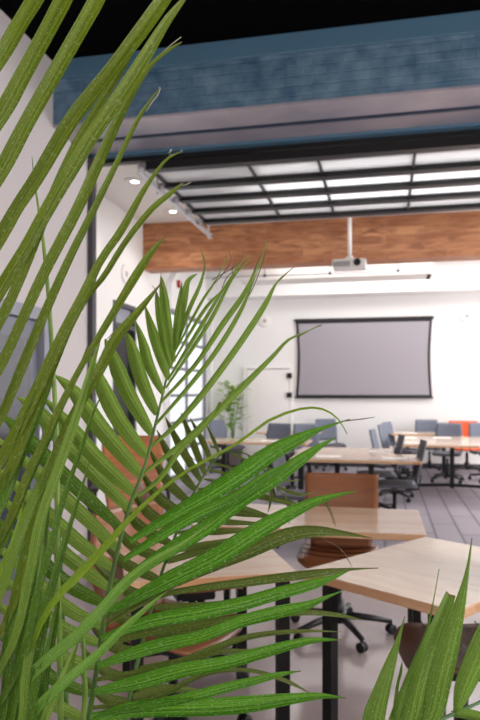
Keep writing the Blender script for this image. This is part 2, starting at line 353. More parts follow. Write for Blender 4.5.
# ------------------------------------------------------------------ raised sectional door under the ceiling
od = thing('overhead_door', 'raised overhead sectional door with black rails and frosted panes under the ceiling', 'overhead door', (0, YW, 3.5))
ys = [0.03, .57, 1.04, 1.5, 1.96]
XL, XRR = -2.12, 3.6
for i in range(len(ys)):
    y = ys[i]; t = .05
    z = 0.0
    obj('rail', bx(XL, XRR, y-t, y+t, -.045, .03), 'black_metal', od)
    y1 = ys[i+1] if i+1 < len(ys) else y+.42
    if i+1 < len(ys):
        obj('pane', bx(XL+.02, XRR, y+t+.13, y1-t, .0, .008), 'frosted_pane', od)
        obj('section_frame', bx(XL+.02, XRR, y+t, y+t+.13, -.012, .02), 'silver_paint', od)
        for k, x in enumerate((-2.1, -1.2, -.575, .25, 1.07, 1.9, 2.7, 3.57)):
            st = obj('stile', bx(x-.011, x+.011, y+t, y1-t, -.03, .025), 'black_metal', od)
    bm = bmesh.new(); M = Matrix.Translation((XL-.05, y, -.01)) @ Matrix.Rotation(PI/2, 4, 'Y'); lathe(bm, [(.035, -.03), (.035, .03)], 10, M)
    tube(bm, [(XL-.06, y, -.01), (XL+.05, y, -.01)], .012, 6)
    obj('roller', bm, 'silver', od)
# pale bottom edge rail of the door
obj('edge_rail', bx(XL, XRR, 2.02, 2.10, -.03, .03), 'silver', od)
tr = thing('door_track', 'silver ceiling track carrying the rollers of the raised door', 'track', (-2.2, 5.4, 3.46))
bm = bmesh.new()
box(bm, -.02, -.014, .32, 2.9, -.02, .02); box(bm, -.02, .012, .32, 2.9, -.024, -.018); box(bm, -.02, .012, .32, 2.9, .018, .024)
obj('channel', bm, 'rail_silver', tr)
for y in (.9, 1.9, 2.84): obj('hanger', bx(-.035, -.02, y-.02, y+.02, -.04, ZC-3.46), 'rail_silver', tr)
# recessed lights in the white ceiling left of the track
for x, y, lb in ((-2.801, 7.135, 'round recessed ceiling light nearer the blue beam, left of the door track'), (-2.768, 8.427, 'round recessed ceiling light nearer the wood clad beam, left of the track')):
    t = thing('recessed_light', lb, 'ceiling light', (x, y, ZC), 0, 'recessed lights in the white ceiling')
    bm = bmesh.new(); lathe(bm, [(.095, 0), (.13, 0), (.13, -.012), (.11, -.016), (.095, -.01)], 28); obj('trim_ring', bm, 'duct_white', t, True)
    bm = bmesh.new(); lathe(bm, [(.001, -.004), (.094, -.004), (.094, -.008), (.001, -.012)], 28); obj('lens', bm, 'lens_glow', t, True)
    l = bpy.data.lights.new('recessed_lamp', 'SPOT'); l.energy = 25; l.spot_size = 2.2; l.spot_blend = .6; l.shadow_soft_size = .07; l.color = (1, .93, .85)
    o = bpy.data.objects.new('lamp', l); C.objects.link(o); o.parent = t; o.location = (0, 0, -.03)
t = thing('recessed_light', 'small bright recessed light beyond the wood beam at the far right', 'ceiling light', (1.85, 11.9, ZC), 0, 'recessed lights in the white ceiling')
bm = bmesh.new(); lathe(bm, [(.095, 0), (.13, 0), (.13, -.012), (.11, -.016), (.095, -.01)], 28); obj('trim_ring', bm, 'duct_white', t, True)
bm = bmesh.new(); lathe(bm, [(.001, -.004), (.094, -.004), (.094, -.008), (.001, -.012)], 28); obj('lens', bm, 'lens_glow', t, True)
# duct box beyond the beam and its thin pipe
dt = thing('duct', 'white boxed duct hanging under the far ceiling above the screen', 'duct', (0, 10.8, 3.5))
obj('duct_box', bx(-2.4, .72, 0, .5, -.2, .16), 'duct_white', dt, bevel=.01)
obj('seam', bx(.66, .74, -.02, .52, -.2, .18), 'duct_white', dt)
obj('hanger', bx(-1.0, -.97, .2, .23, .16, .36), 'silver', dt); obj('hanger', bx(.3, .33, .2, .23, .16, .36), 'silver', dt)
pp = thing('ceiling_pipe', 'thin grey pipe running under the white duct across the room', 'pipe', (0, 10.5, 3.32))
bm = bmesh.new(); tube(bm, [(-2.9, 0, 0), (.4, 0, 0)], .014, 8); obj('pipe', bm, 'silver', pp, True)
for x in (-1.9, -.85, .2):
    bm = bmesh.new(); tube(bm, [(x, 0, .0), (x, 0, ZC-3.32)], .006, 6); tube(bm, [(x-.02, 0, 0), (x+.02, 0, 0)], .024, 8); obj('clip', bm, 'jamb_grey', pp)
# ------------------------------------------------------------------ projector, screen, wall speakers
pj = thing('projector', 'white ceiling projector on a pole in front of the wood beam', 'projector', (-.44, 8.5, 3.06))
bm = bmesh.new(); box(bm, -.21, .21, -.15, .17, -.06, .05); obj('body', bm, 'duct_white', pj, bevel=.02)
bm = bmesh.new()
for k in range(7): box(bm, -.19+.03*k, -.175+.03*k, -.154, -.149, -.045, .02)
obj('vent', bm, 'jamb_grey', pj)
bm = bmesh.new(); M = Matrix.Translation((.1, -.15, 0)) @ Matrix.Rotation(PI/2, 4, 'X'); lathe(bm, [(.045, 0), (.045, .02), (.035, .03), (.03, .012), (.001, .01)], 20, M); obj('lens', bm, 'black_plastic', pj, True)
bm = bmesh.new(); box(bm, -.1, .1, -.08, .1, .05, .065); tube(bm, [(0, 0, .06), (0, 0, .1)], .05, 12); obj('mount', bm, 'duct_white', pj)
bm = bmesh.new(); tube(bm, [(0, 0, .08), (0, 0, ZC-3.06-.01)], .026, 14); obj('pole', bm, 'duct_white', pj, True)
bm = bmesh.new(); lathe(bm, [(.08, ZC-3.06-.02), (.08, ZC-3.06)], 20); obj('ceiling_plate', bm, 'duct_white', pj)
sc = thing('projection_screen', 'grey projection screen with black border on the far white wall', 'projection screen', (-.42, YB-.04, 0))
zt, zb, hw = 2.82, 1.335, 1.285
def edge(v): return .035*math.sin(PI*v)
def fs(inner, dy):
    def fn(u, v):
        k = hw-inner-edge(v); return Vector(((u*2-1)*k, dy, zb+inner+(zt-zb-2*inner)*v)), Vector((0, 1, 0))
    return fn
obj('border', sheet(fs(0, 0), 12, 14, .006), 'screen_border', sc)
obj('fabric', sheet(fs(.05, -.006), 12, 14, .004), 'screen_fabric', sc)
obj('top_case', bx(-hw-.03, hw+.03, -.03, .03, zt-.01, zt+.045), 'screen_border', sc, bevel=.005)
bm = bmesh.new(); tube(bm, [(-hw-.02, -.01, zb-.005), (hw+.02, -.01, zb-.005)], .014, 10); obj('bottom_bar', bm, 'screen_border', sc, True)
def rspk(name, loc, M, label, r=.125):
    t = thing(name, label, 'speaker', loc, 0, 'round speakers on the walls')
    bm = bmesh.new(); lathe(bm, [(r*.88, 0), (r, 0), (r, .02), (r*.88, .026)], 28, M); obj('rim', bm, 'duct_white', t, True)
    bm = bmesh.new(); lathe(bm, [(.001, .004), (r*.87, .004), (r*.87, .018), (.001, .03)], 28, M); obj('grille', bm, 'speaker_grille', t, True)
MF = Matrix.Rotation(PI/2, 4, 'X')
rspk('wall_speaker', (-2.33, YB, 2.85), MF, 'round grey wall speaker to the left of the projection screen')
rspk('wall_speaker', (1.49, YB, 2.85), MF, 'round grey wall speaker to the right of the projection screen')
rspk('wall_speaker', (XR, 8.3, 3.02), Matrix.Rotation(PI/2, 4, 'Y'), 'round speaker high on the left wall above the black door', .13)
t = thing('alarm_beacon', 'small red alarm beacon under the wood beam by the left wall', 'alarm', (XR+.0, 10.6, 3.25))
obj('body', bx(0, .05, -.05, .05, -.06, .06), 'red_plastic', t, bevel=.005); obj('lens', bx(.05, .07, -.03, .03, -.03, .03), 'paper', t)
# ------------------------------------------------------------------ tables
def table4(label, loc, rz, w_, d_, group=None, lr=.019, ins=.045, h=.74, insx=None):
    """w_ along local x, d_ along local y, origin at the local (0,0) corner"""
    t = thing('table', label, 'table', loc, rz, group)
    obj('tabletop', bx(0, w_, 0, d_, h-.003, h), 'table_wood', t)
    bm = bx(0, w_, 0, d_, h-.036, h-.0031); obj('edge_band', bm, 'table_edge', t, bevel=.003)
    insx = insx or ins
    for x in (insx, w_-insx):
        for y in (ins, d_-ins): obj('leg', bx(x-lr, x+lr, y-lr, y+lr, 0, h-.036), 'black_metal', t, bevel=.002)
    bm = bmesh.new()
    box(bm, insx, w_-insx, d_*.3-.02, d_*.3+.02, h-.056, h-.036); box(bm, insx, w_-insx, d_*.7-.02, d_*.7+.02, h-.056, h-.036)
    for x in (insx, w_-insx): box(bm, x-.012, x+.012, ins+lr, d_-ins-lr, h-.05, h-.036)
    obj('frame', bm, 'black_metal', t)
    return t
a = math.atan2(2.217-2.588, .216+.315)
table4('pale wood table at the lower right with its corner towards the camera', (-.315, 2.588, 0), a, .66, .88, 'pale wood tables in front', lr=.022, insx=.1)
# left table: near right corner at (-.33,2.57), depth direction (-.42,.908)
dv = Vector((-.42, .908)).normalized(); wv = Vector((-dv.y, dv.x))
cr_ = Vector((-.335, 2.56))+wv*.66
table4('pale wood table at lower left, mostly behind the big palm leaves', (cr_.x, cr_.y, 0), math.atan2(-wv.y, -wv.x), .66, .84, 'pale wood tables in front', lr=.024)
table4('pale wood table behind the two front ones, reflecting the brown chair back', (-1.0, 3.345, 0), math.radians(.5), 1.2, .7, 'pale wood tables in front')
def ttable(label, x0, x1, y0, y1, group, xs):
    t = thing('meeting_table', label, 'table', ((x0+x1)/2, (y0+y1)/2, 0), 0, group)
    hx, hy = (x1-x0)/2, (y1-y0)/2
    obj('tabletop', bx(-hx, hx, -hy, hy, .737, .74), 'table_wood', t)
    obj('edge_band', bx(-hx, hx, -hy, hy, .708, .7369), 'table_edge', t, bevel=.003)
    for x in xs:
        bm = bmesh.new(); box(bm, x-.03, x+.03, -.03, .03, .03, .67); obj('column', bm, 'black_metal', t)
        bm = bmesh.new(); box(bm, x-.04, x+.04, -hy+.08, hy-.08, .67, .708); obj('bracket', bm, 'black_metal', t)
        bm = bmesh.new(); tube(bm, [(x, -hy+.06, .03), (x, -hy*.5, .06), (x, 0, .075), (x, hy*.5, .06), (x, hy-.06, .03)], .025, 8); obj('foot', bm, 'black_metal', t, True)
        for s in (-1, 1):
            bm = bmesh.new(); M = Matrix.Translation((x, s*(hy-.06), .03)) @ Matrix.Rotation(PI/2, 4, 'Y'); lathe(bm, [(.03, -.02), (.03, .02)], 12, M); obj('caster', bm, 'black_plastic', t)
    return t
g = 'training tables in the far room'
ttable('long pale training table right behind the upright brown chair back', -.98, .37, 6.88, 7.62, g, (-.6, .16))
ttable('pale training table pushed against the rear of the one behind the brown chair', -1.02, .1, 7.63, 8.4, g, (-.7, -.1))
# right hand table, its foot runs sideways: turned a quarter
def ttable_r(label, cx, cy, L_, W_, group, ys_):
    t = ttable(label, -L_/2, L_/2, -W_/2, W_/2, group, ys_); t.location = (cx, cy, 0); t.rotation_euler = (0, 0, PI/2); return t
ttable_r('pale training table on the right with a black T foot in clear view', .96, 9.95, 1.8, 1.62, g, (.19,))
ttable('farthest training table at the right, in front of the orange chair', .1, 1.25, 11.38, 12.0, g, (-.3, .3))
ttable('training table at left end of the far room, close to the glazed wall', -2.55, -1.05, 9.0, 9.75, g, (-.5, .5))
ttable('farthest training table at left, below the white door', -2.2, -1.12, 11.3, 12.0, g, (-.35, .35))
# papers
def paper(x, y, rz, label):
    o = obj('paper_sheet', bx(-.13, .13, -.1, .1, 0, .002), 'paper'); o.location = (x, y, .741); o.rotation_euler = (0, 0, rz)
    tag(o, label, 'paper', 'papers on the far tables')
paper(.1, 7.15, .1, 'white paper at the front right of the table behind the brown chair')
paper(-.05, 7.9, -.1, 'white paper at the rear right of the double table behind the brown chair')
paper(.42, 9.4, .1, 'white paper on the near left of the right table with the T foot')
paper(.35, 10.4, 0, 'white paper on the rear left corner of the right table')
paper(.85, 10.5, 0, 'white paper on the rear middle of the right table')
paper(.4, 11.5, 0, 'white paper lying on the farthest right table')
paper(-1.6, 9.3, 0, 'white paper on the left training table near the glazed wall')
paper(-.6, 7.2, 0, 'white paper at the left of the table behind the brown chair')
# ------------------------------------------------------------------ chairs
def base5(t, r=.31, m='black_plastic', n=5, a0=.3, gz=.38):
    bm = bmesh.new(); tube(bm, [(0, 0, .09), (0, 0, .2), (0, 0, .2), (0, 0, gz)], [.035, .035, .02, .02], 12); obj('gas_post', bm, m, t, True)
    bm = bmesh.new(); lathe(bm, [(.045, .07), (.05, .12), (.04, .14)], 12)
    for k in range(n):
        a = a0+2*PI*k/n; dx, dy = math.cos(a), math.sin(a)
        tube(bm, [(dx*.03, dy*.03, .11), (dx*r*.6, dy*r*.6, .095), (dx*r, dy*r, .075)], [.024, .02, .015], 8)
    obj('star_base', bm, m, t, True)
    for k in range(n):
        a = a0+2*PI*k/n; cx, cy = math.cos(a)*r, math.sin(a)*r
        M = Matrix.Translation((cx, cy, .03)) @ Matrix.Rotation(a+PI/2+.5, 4, 'Z') @ Matrix.Rotation(PI/2, 4, 'Y')
        bm = bmesh.new(); lathe(bm, [(.02, -.024), (.029, -.02), (.029, -.006), (.018, -.003), (.018, .003), (.029, .006), (.029, .02), (.02, .024)], 14, M)
        tube(bm, [(cx, cy, .03), (cx, cy, .085)], .008, 6)
        obj('caster', bm, m, t)
def wood_chair(label, loc, rz, name='office_chair', m='walnut', top=.95, group=None, a0=.3, w_=.46, arms=False):
    """faces local -y"""
    t = thing(name, label, 'chair', loc, rz, group)
    def seat(u, v):
        y = -.23+.44*v; z = .462-.035*max(0, 1-v*5)**2+.02*(2*u-1)**2-.012*math.sin(PI*v)
        k = 1-.25*max(0, 1-v*6)**2
        return Vector(((u-.5)*w_*k, y, z)), Vector((0, 0, 1))
    s = obj('seat', sheet(seat, 14, 16, .016), m, t, True)
    def seam(y):
        bm = bmesh.new(); tube(bm, [(x*w_/2*.93, y, .477+.02*x*x) for x in (-1, -.5, 0, .5, 1)], .003, 6); return bm
    for y in (-.11, .0, .11): obj('seam', seam(y), 'door_black', s)
    def back(u, v):
        z = .47+(top-.47)*v; y = .21+.055*math.sin(PI*v*.9)-.02+.05*v*v-.035*(2*u-1)**2*v
        k = .8+.2*min(1, v*2.2)
        return Vector(((u-.5)*w_*k, y, z)), Vector((0, 1, -.1)).normalized()
    b = obj('backrest', sheet(back, 14, 18, .016), m, t, True)
    bm = bmesh.new(); tube(bm, [(0, .02, .43), (0, .2, .44), (0, .275, .5), (0, .3, .62), (0, .285, .72)], .016, 8); obj('back_support', bm, 'black_plastic', t, True)
    bm = bmesh.new(); box(bm, -.1, .1, -.1, .1, .38, .44); obj('mechanism', bm, 'black_plastic', t, bevel=.01)
    if arms:
        for sx in (-1, 1):
            bm = bmesh.new(); x = sx*(w_/2+.03)
            tube(bm, [(sx*.1, .05, .42), (x, .05, .43), (x+sx*.01, .06, .6), (x, .05, .68)], .014, 8); box(bm, x-.03, x+.03, -.14, .12, .68, .705); obj('armrest', bm, 'black_plastic', t)
    base5(t, a0=a0)
    return t
gg = 'walnut office chairs at the front tables'
wood_chair('walnut brown office chair with upright back facing us behind the middle table', (-.27, 3.98, 0), 0, top=.925, group=gg, a0=-1.08)
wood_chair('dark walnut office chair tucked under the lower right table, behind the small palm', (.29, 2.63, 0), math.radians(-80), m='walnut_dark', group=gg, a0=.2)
wood_chair('walnut chair seen side on at the lower left behind the palm leaves', (-.86, 2.62, 0), math.radians(72), group=gg, a0=.5)
wood_chair('walnut chair beyond the side on chair, its seat under the left table', (-.98, 3.3, 0), math.radians(120), group=gg, a0=.1)
wood_chair('tan wood chair with black arms behind the centre of the palm', (-1.95, 4.9, 0), math.radians(20), 'armchair', 'tan_wood', 1.08, arms=True, w_=.5)
def grey_chair(label, loc, rz, m='grey_fabric', group='grey chairs in the far room', shell='grey_seat'):
    t = thing('training_chair', label, 'chair', loc, rz, group)
    def seat(u, v): return Vector(((u-.5)*.44, -.22+.44*v, .455+.015*(2*u-1)**2-.02*max(0, 1-v*4)**2)), Vector((0, 0, 1))
    obj('seat', sheet(seat, 8, 8, .035), shell, t, True)
    def back(u, v):
        k = .92+.08*math.sin(PI*v)
        return Vector(((u-.5)*.42*k, .23+.09*v-.03*(2*u-1)**2, .53+.4*v)), Vector((0, 1, -.2)).normalized()
    obj('backrest', sheet(back, 8, 8, .022), m, t, True)
    for s in (-1, 1):
        bm = bmesh.new(); tube(bm, [(s*.16, .1, .43), (s*.2, .22, .45), (s*.2, .255, .56)], .012, 6); obj('back_frame', bm, 'black_metal', t, True)
    base5(t, n=4, a0=PI/4, r=.3)
    return t
R = math.radians
grey_chair('dark grey chair left of the brown chair, in front of the long table', (-.74, 6.2, 0), R(82), 'dark_fabric')
spots = [
 (.1, 7.15, -88, 'dark grey chair pushed in at the right end of the table behind the brown chair', 'dark_fabric'),
 (-.1, 8.0, -85, 'grey chair one place further back at the right end of the double table', 'dark_fabric'),
 (.12, 9.1, 82, 'grey chair with upright back in the gap left of the right table, nearest of three', 'grey_fabric'),
 (.22, 10.5, 78, 'grey chair in the middle of the three at the left side of the right table', 'grey_fabric'),
 (.3, 11.35, 70, 'grey chair rearmost of the three at the left side of the right table', 'grey_fabric'),
 (1.62, 11.25, 15, 'grey chair behind the right table nearest the right edge of the picture', 'grey_fabric'),
 (.78, 12.3, 8, 'grey chair at the back wall just left of the orange chair', 'grey_fabric'),
 (.98, 11.08, -10, 'grey chair behind the right table, left of its rear neighbour', 'grey_fabric'),
 (-1.15, 10.3, 20, 'grey chair behind the left training table, right of a pair', 'grey_fabric'),
 (-1.75, 10.35, -15, 'grey chair behind the left training table, left of a pair', 'grey_fabric'),
 (-.98, 12.3, 25, 'pale grey chair behind the farthest left table', 'grey_fabric'),
 (-2.75, 11.5, 60, 'pale grey chair near the far plant and the glazed wall', 'grey_fabric'),
]
for i, (x, y, r_, lb, m_) in enumerate(spots):
    if i == 0:
        g0 = grey_chair(lb, (x, y, 0), R(r_), m_)
    elif i == 2:
        g1 = grey_chair(lb, (x, y, 0), R(r_), m_)
    else:
        dup(g1 if m_ == 'grey_fabric' else g0, (x, y, 0), R(r_), lb)
oc = grey_chair('orange shell armchair by the far wall at the right', (1.42, 12.3, 0), R(5), 'orange_plastic', None, 'orange_plastic')
oc.name = 'orange_chair'
for s in (-1, 1):
    def arm(u, v, s=s): return Vector((s*(.24+.02*v), -.15+.4*u, .48+(.22+.2*u)*v)), Vector((1, 0, 0))
    obj('armrest', sheet(arm, 8, 6, .02), 'orange_plastic', oc, True)
oc.scale = (1.3, 1.1, .98)
# ------------------------------------------------------------------ palms: every blade a folded, pleated leaf strip with real width
def spline(pts, n):
    """Catmull-Rom through pts (lists of floats), n+1 samples"""
    p = [pts[0]]+list(pts)+[pts[-1]]; segs = len(pts)-1; out = []
    for i in range(n+1):
        t = i/n*segs; k = min(int(t), segs-1); t -= k
        a, b, c, d = p[k], p[k+1], p[k+2], p[k+3]
        out.append([.5*((2*b[j])+(-a[j]+c[j])*t+(2*a[j]-5*b[j]+4*c[j]-d[j])*t*t+(-a[j]+3*b[j]-3*c[j]+d[j])*t**3) for j in range(len(b))])
    return out
EYE = Vector((0, 0, H))
LRND = random.Random(11)
def blade(parent, m, px, z0, z1, width, roll=None, prof='leaf'):
    """px: points (u, v) from tip to base at depths z1 (tip) to z0 (base); width: apparent width (px) at its widest, or a list along the points"""
    n = len(px); pts = []
    L_ = [0]
    for i in range(1, n): L_.append(L_[-1]+math.hypot(px[i][0]-px[i-1][0], px[i][1]-px[i-1][1]))
    for i, (u, v) in enumerate(px):
        s = L_[i]/L_[-1]; z = z1+(z0-z1)*s - .03*math.sin(PI*s)
        p = P(u, v, z); wd = (width[i] if isinstance(width, list) else -1)
        pts.append([p.x, p.y, p.z, z, wd])
    N = max(12, min(26, int(L_[-1]/9)))
    S = spline(pts, N); bm = bmesh.new(); uvl = bm.loops.layers.uv.new('UVMap')
    roll = LRND.uniform(-.45, .45) if roll is None else roll
    rows = []; K = 6
    for i, q in enumerate(S):
        p = Vector(q[:3]); s = i/N
        a = Vector(S[max(0, i-1)][:3]); b = Vector(S[min(N, i+1)][:3]); t = (b-a).normalized()
        view = (p-EYE).normalized(); side = t.cross(view).normalized(); nrm = side.cross(t).normalized()
        sd = side*math.cos(roll)+nrm*math.sin(roll); nr = nrm*math.cos(roll)-side*math.sin(roll)
        if isinstance(width, list): w_ = max(q[4]*.97, .9)
        else:
            f = min(1, (s/.5))**.85 if s < .5 else 1-.6*((s-.5)/.5)**3
            w_ = max(width*1.22*f, .8)
        hw_ = w_*q[3]/F/2/math.cos(roll)
        row = []
        for k in range(K+1):
            x = k/K*2-1
            fold = -.66*abs(x)+(.12 if k % 2 else 0)      # V keel with a pleat either side
            row.append(bm.verts.new(p+sd*x*hw_+nr*fold*hw_))
        rows.append(row)
    for i in range(N):
        for k in range(K):
            f = bm.faces.new((rows[i][k], rows[i][k+1], rows[i+1][k+1], rows[i+1][k])); f.smooth = True
            for lp, (uu, vv) in zip(f.loops, ((k/K, 1-i/N), ((k+1)/K, 1-i/N), ((k+1)/K, 1-(i+1)/N), (k/K, 1-(i+1)/N))): lp[uvl].uv = (uu, vv)
    return obj('leaflet', bm, m, parent)
def stem(name, parent, pts, r, m='palm_stem'):
    """pts: (u, v, z) or Vectors; r list or number (m)"""
    q = [list(P(*p)) if not isinstance(p, Vector) else list(p) for p in pts]
    rs = r if isinstance(r, list) else [r]*len(q)
    S = spline([a+[b] for a, b in zip(q, rs)], 6*(len(q)-1)); bm = bmesh.new()
    tube(bm, [s[:3] for s in S], [max(s[3], .0004) for s in S], 8)
    return obj(name, bm, m, parent, True)
def make_pot(t, x, y, r, h_):
    bm = bmesh.new(); M = Matrix.Translation((x, y, 0))
    lathe(bm, [(r*.7, 0), (r*.78, .02), (r, h_-.05), (r*1.05, h_-.05), (r*1.05, h_), (r*.95, h_), (r*.92, h_-.06)], 32, M)
    p = obj('pot', bm, 'terracotta', t, True)
    bm = bmesh.new(); lathe(bm, [(.001, h_-.06), (r*.93, h_-.06), (r*.93, h_-.05), (.001, h_-.04)], 32, M); obj('soil', bm, 'soil', t)
palm = thing('potted_palm', 'large green palm filling the left side with long arching fronds', 'palm')
GX, GY = -.72, .86      # where its stems leave the soil
make_pot(palm, GX, GY, .2, .38)
G = Vector((GX, GY, .3))
# --- the upright central frond
f1 = stem('frond', palm, [G+Vector((.05, .02, 0)), (40, 900, 1.1), (72, 780, 1.12), (88, 720, 1.12), (98, 660, 1.12), (107, 600, 1.12), (119, 545, 1.13), (130, 505, 1.14), (145, 465, 1.15), (154, 430, 1.16), (165, 385, 1.18), (173, 352, 1.2), (179, 325, 1.21)],
          [.011, .009, .006, .005, .0045, .0042, .0038, .0033, .003, .0026, .002, .0014, .0008])
left = [
 ([(161, 276), (163, 290), (167, 320), (174, 362)], 9), ([(156, 292), (158, 304), (163, 335), (171, 368)], 8),
 ([(145, 306), (150, 325), (158, 352), (168, 380)], 10), ([(136, 322), (142, 340), (150, 367), (163, 394)], 10),
 ([(127, 333), (132, 348), (143, 384), (157, 415)], 13), ([(105, 339), (113, 358), (128, 394), (152, 435)], 15),
 ([(88, 352), (100, 380), (120, 420), (148, 457)], 16), ([(55, 375), (75, 393), (102, 430), (143, 478)], 17),
 ([(43, 397), (64, 420), (95, 457), (137, 497)], 15), ([(17, 397), (38, 412), (70, 450), (131, 512)], 16),
 ([(2, 415), (20, 430), (60, 470), (124, 530)], 15), ([(-14, 430), (30, 465), (75, 507), (120, 550)], 14),
 ([(-20, 455), (25, 492), (72, 535), (115, 570)], 14), ([(-20, 480), (25, 520), (70, 560), (111, 590)], 14),
 ([(-20, 505), (20, 542), (65, 583), (108, 606)], 14), ([(-20, 530), (20, 565), (65, 605), (104, 626)], 13),
 ([(-20, 560), (18, 592), (60, 628), (101, 645)], 13), ([(-20, 590), (15, 620), (55, 655), (98, 668)], 13),
 ([(-15, 625), (20, 652), (55, 680), (94, 695)], 12), ([(-10, 655), (25, 685), (55, 705), (90, 722)], 12),
]
for i, (px, wd) in enumerate(left):
    blade(f1, ['leaf_mid', 'leaf_mid', 'leaf_lower', 'leaf_mid'][i % 4] if i > 6 else 'leaf_mid', px, 1.17, 1.3, wd*.87, LRND.uniform(-.3, .3))
right = [
 ([(182, 282), (180, 300), (177, 325), (175, 350)], 8, 'leaf_mid'), ([(197, 274), (188, 282), (184, 305), (177, 345)], 8, 'leaf_mid'),
 ([(201, 250), (204, 266), (200, 285), (188, 312), (176, 350)], [.6, 1.5, 5, 6, 2], 'leaf_mid'),
 ([(227, 256), (216, 280), (200, 305), (173, 356)], [.5, 2, 4, 2], 'leaf_mid'), ([(240, 262), (222, 290), (203, 312), (171, 366)], [.5, 2, 5, 2], 'leaf_mid'),
 ([(247, 255), (226, 285), (196, 335), (168, 380)], [.5, 3, 6, 3], 'leaf_mid'), ([(252, 258), (233, 278), (208, 325), (166, 388)], [.5, 3, 6, 3], 'leaf_mid'),
 ([(268, 240), (258, 265), (244, 294), (222, 325), (195, 365), (161, 402)], [.5, 2, 7, 8, 6, 4], 'leaf_mid'),
 ([(264, 255), (252, 285), (240, 312), (217, 350), (190, 385), (156, 424)], [.5, 2, 6, 7, 6, 4], 'leaf_mid'),
 ([(294, 267), (277, 282), (263, 307), (238, 345), (205, 390), (175, 425), (149, 448)], [.5, 2.5, 8, 9, 9, 7, 4], 'leaf_mid'),
 ([(322, 325), (303, 333), (287, 341), (272, 357), (243, 386), (208, 420), (180, 445), (145, 472)], [.4, 2, 4, 6, 9, 9, 8, 5], 'leaf_mid'),
 ([(220, 402), (205, 426), (180, 450), (160, 478), (138, 496)], [3, 5, 7, 7, 4], 'leaf_mid'),
 ([(350, 419), (320, 429), (300, 438), (274, 451), (245, 471), (212, 492), (175, 513), (130, 541)], [.5, 5, 12, 17, 19, 17, 12, 6], 'leaf_bright'),
 ([(290, 462), (262, 478), (235, 497), (200, 512), (165, 532), (123, 560)], [1, 9, 12, 13, 11, 5], 'leaf_bright'),
 ([(337, 437), (322, 445), (300, 460), (272, 480), (238, 502), (205, 528), (160, 556), (115, 588)], [.5, 5, 12, 15, 16, 16, 13, 6], 'leaf_bright'),
 ([(358, 491), (338, 495), (315, 502), (285, 516), (255, 533), (215, 558), (170, 580), (108, 612)], [.5, 4, 9, 15, 18, 19, 16, 7], 'leaf_bright'),
 ([(372, 538), (345, 533), (315, 530), (285, 534), (248, 550), (200, 570), (150, 592), (106, 618)], [.5, 5, 11, 15, 14, 11, 10, 5], 'leaf_olive'),
 ([(378, 568), (350, 569), (320, 572), (285, 576), (240, 582), (200, 587), (155, 597), (105, 625)], [.5, 3, 8, 9, 9, 7, 5, 3], 'leaf_olive'),
 ([(350, 570), (330, 578), (310, 584), (275, 593), (240, 603), (200, 611), (150, 620), (101, 638)], [.5, 6, 11, 13, 14, 15, 13, 6], 'leaf_bright'),
 ([(363, 620), (340, 615), (310, 612), (275, 613), (240, 618), (195, 625), (150, 632), (100, 645)], [.5, 4, 6, 8, 9, 9, 8, 4], 'leaf_olive'),
 ([(344, 590), (325, 598), (305, 606), (275, 613), (240, 622), (200, 637), (150, 648), (98, 666)], [.5, 4, 9, 13, 12, 12, 14, 6], 'leaf_bright'),
 ([(342, 632), (310, 631), (275, 633), (245, 638), (215, 648), (170, 665), (96, 680)], [.4, 3, 5, 6, 7, 7, 4], 'leaf_olive'),
 ([(342, 640), (318, 640), (295, 644), (262, 653), (225, 663), (180, 671), (140, 682), (95, 692)], [.4, 5, 9, 12, 13, 15, 15, 6], 'leaf_bright'),
 ([(310, 693), (288, 682), (262, 673), (235, 670), (200, 676), (150, 700), (93, 708)], [.4, 4, 4, 4, 5, 6, 4], 'leaf_olive'),
 ([(301, 671), (280, 674), (255, 680), (225, 687), (190, 696), (150, 704), (92, 715)], [.4, 5, 8, 10, 10, 9, 5], 'leaf_bright'),
 ([(346, 698), (320, 696), (290, 699), (250, 704), (210, 707), (160, 708), (120, 712), (88, 725)], [.4, 6, 11, 16, 17, 17, 14, 7], 'leaf_bright'),
]
for i, (px, wd, m) in enumerate(right):
    zt_ = {'leaf_bright': .98, 'leaf_olive': 1.12, 'leaf_mid': 1.1}[m]
    if m == 'leaf_mid': wd = [x*.74 for x in wd] if isinstance(wd, list) else wd*.72
    blade(f1, m, px, 1.11 if i > 10 else 1.16, zt_+.006*(i % 5), wd, LRND.uniform(-.25, .35))
# --- the frond behind, pointing away to the upper right
f2 = stem('frond', palm, [G+Vector((.08, .1, 0)), (90, 860, 1.3), (122, 730, 1.34), (138, 660, 1.36), (155, 595, 1.38), (168, 555, 1.39), (182, 520, 1.4), (198, 485, 1.42), (218, 457, 1.44), (232, 452, 1.42), (250, 456, 1.4), (268, 476, 1.38), (284, 495, 1.36), (299, 508, 1.35)],
          [.009, .007, .005, .0042, .0038, .0034, .003, .0026, .002, .0016, .0014, .0012, .001, .0008])
bl2 = [([(206, 424), (213, 439), (219, 454)], 3), ([(190, 418), (202, 440), (212, 464)], 5), ([(181, 413), (191, 440), (205, 476)], 6),
 ([(165, 417), (180, 447), (201, 482)], 7), ([(157, 430), (174, 462), (196, 490)], 8), ([(149, 448), (167, 480), (190, 503)], 8),
 ([(139, 468), (158, 498), (184, 516)], 9), ([(127, 480), (148, 512), (178, 530)], 9), ([(115, 492), (138, 526), (172, 545)], 9),
 ([(104, 508), (130, 543), (167, 560)], 9), ([(96, 535), (125, 562), (161, 580)], 9), ([(92, 562), (122, 588), (155, 600)], 9),
 ([(88, 590), (118, 617), (150, 626)], 9), ([(84, 615), (112, 645), (144, 652)], 9), ([(80, 645), (108, 672), (138, 677)], 9),
 ([(78, 670), (105, 697), (131, 702)], 9)]
for px, wd in bl2: blade(f2, 'leaf_olive', px, 1.4, 1.5, wd, LRND.uniform(-.3, .3))
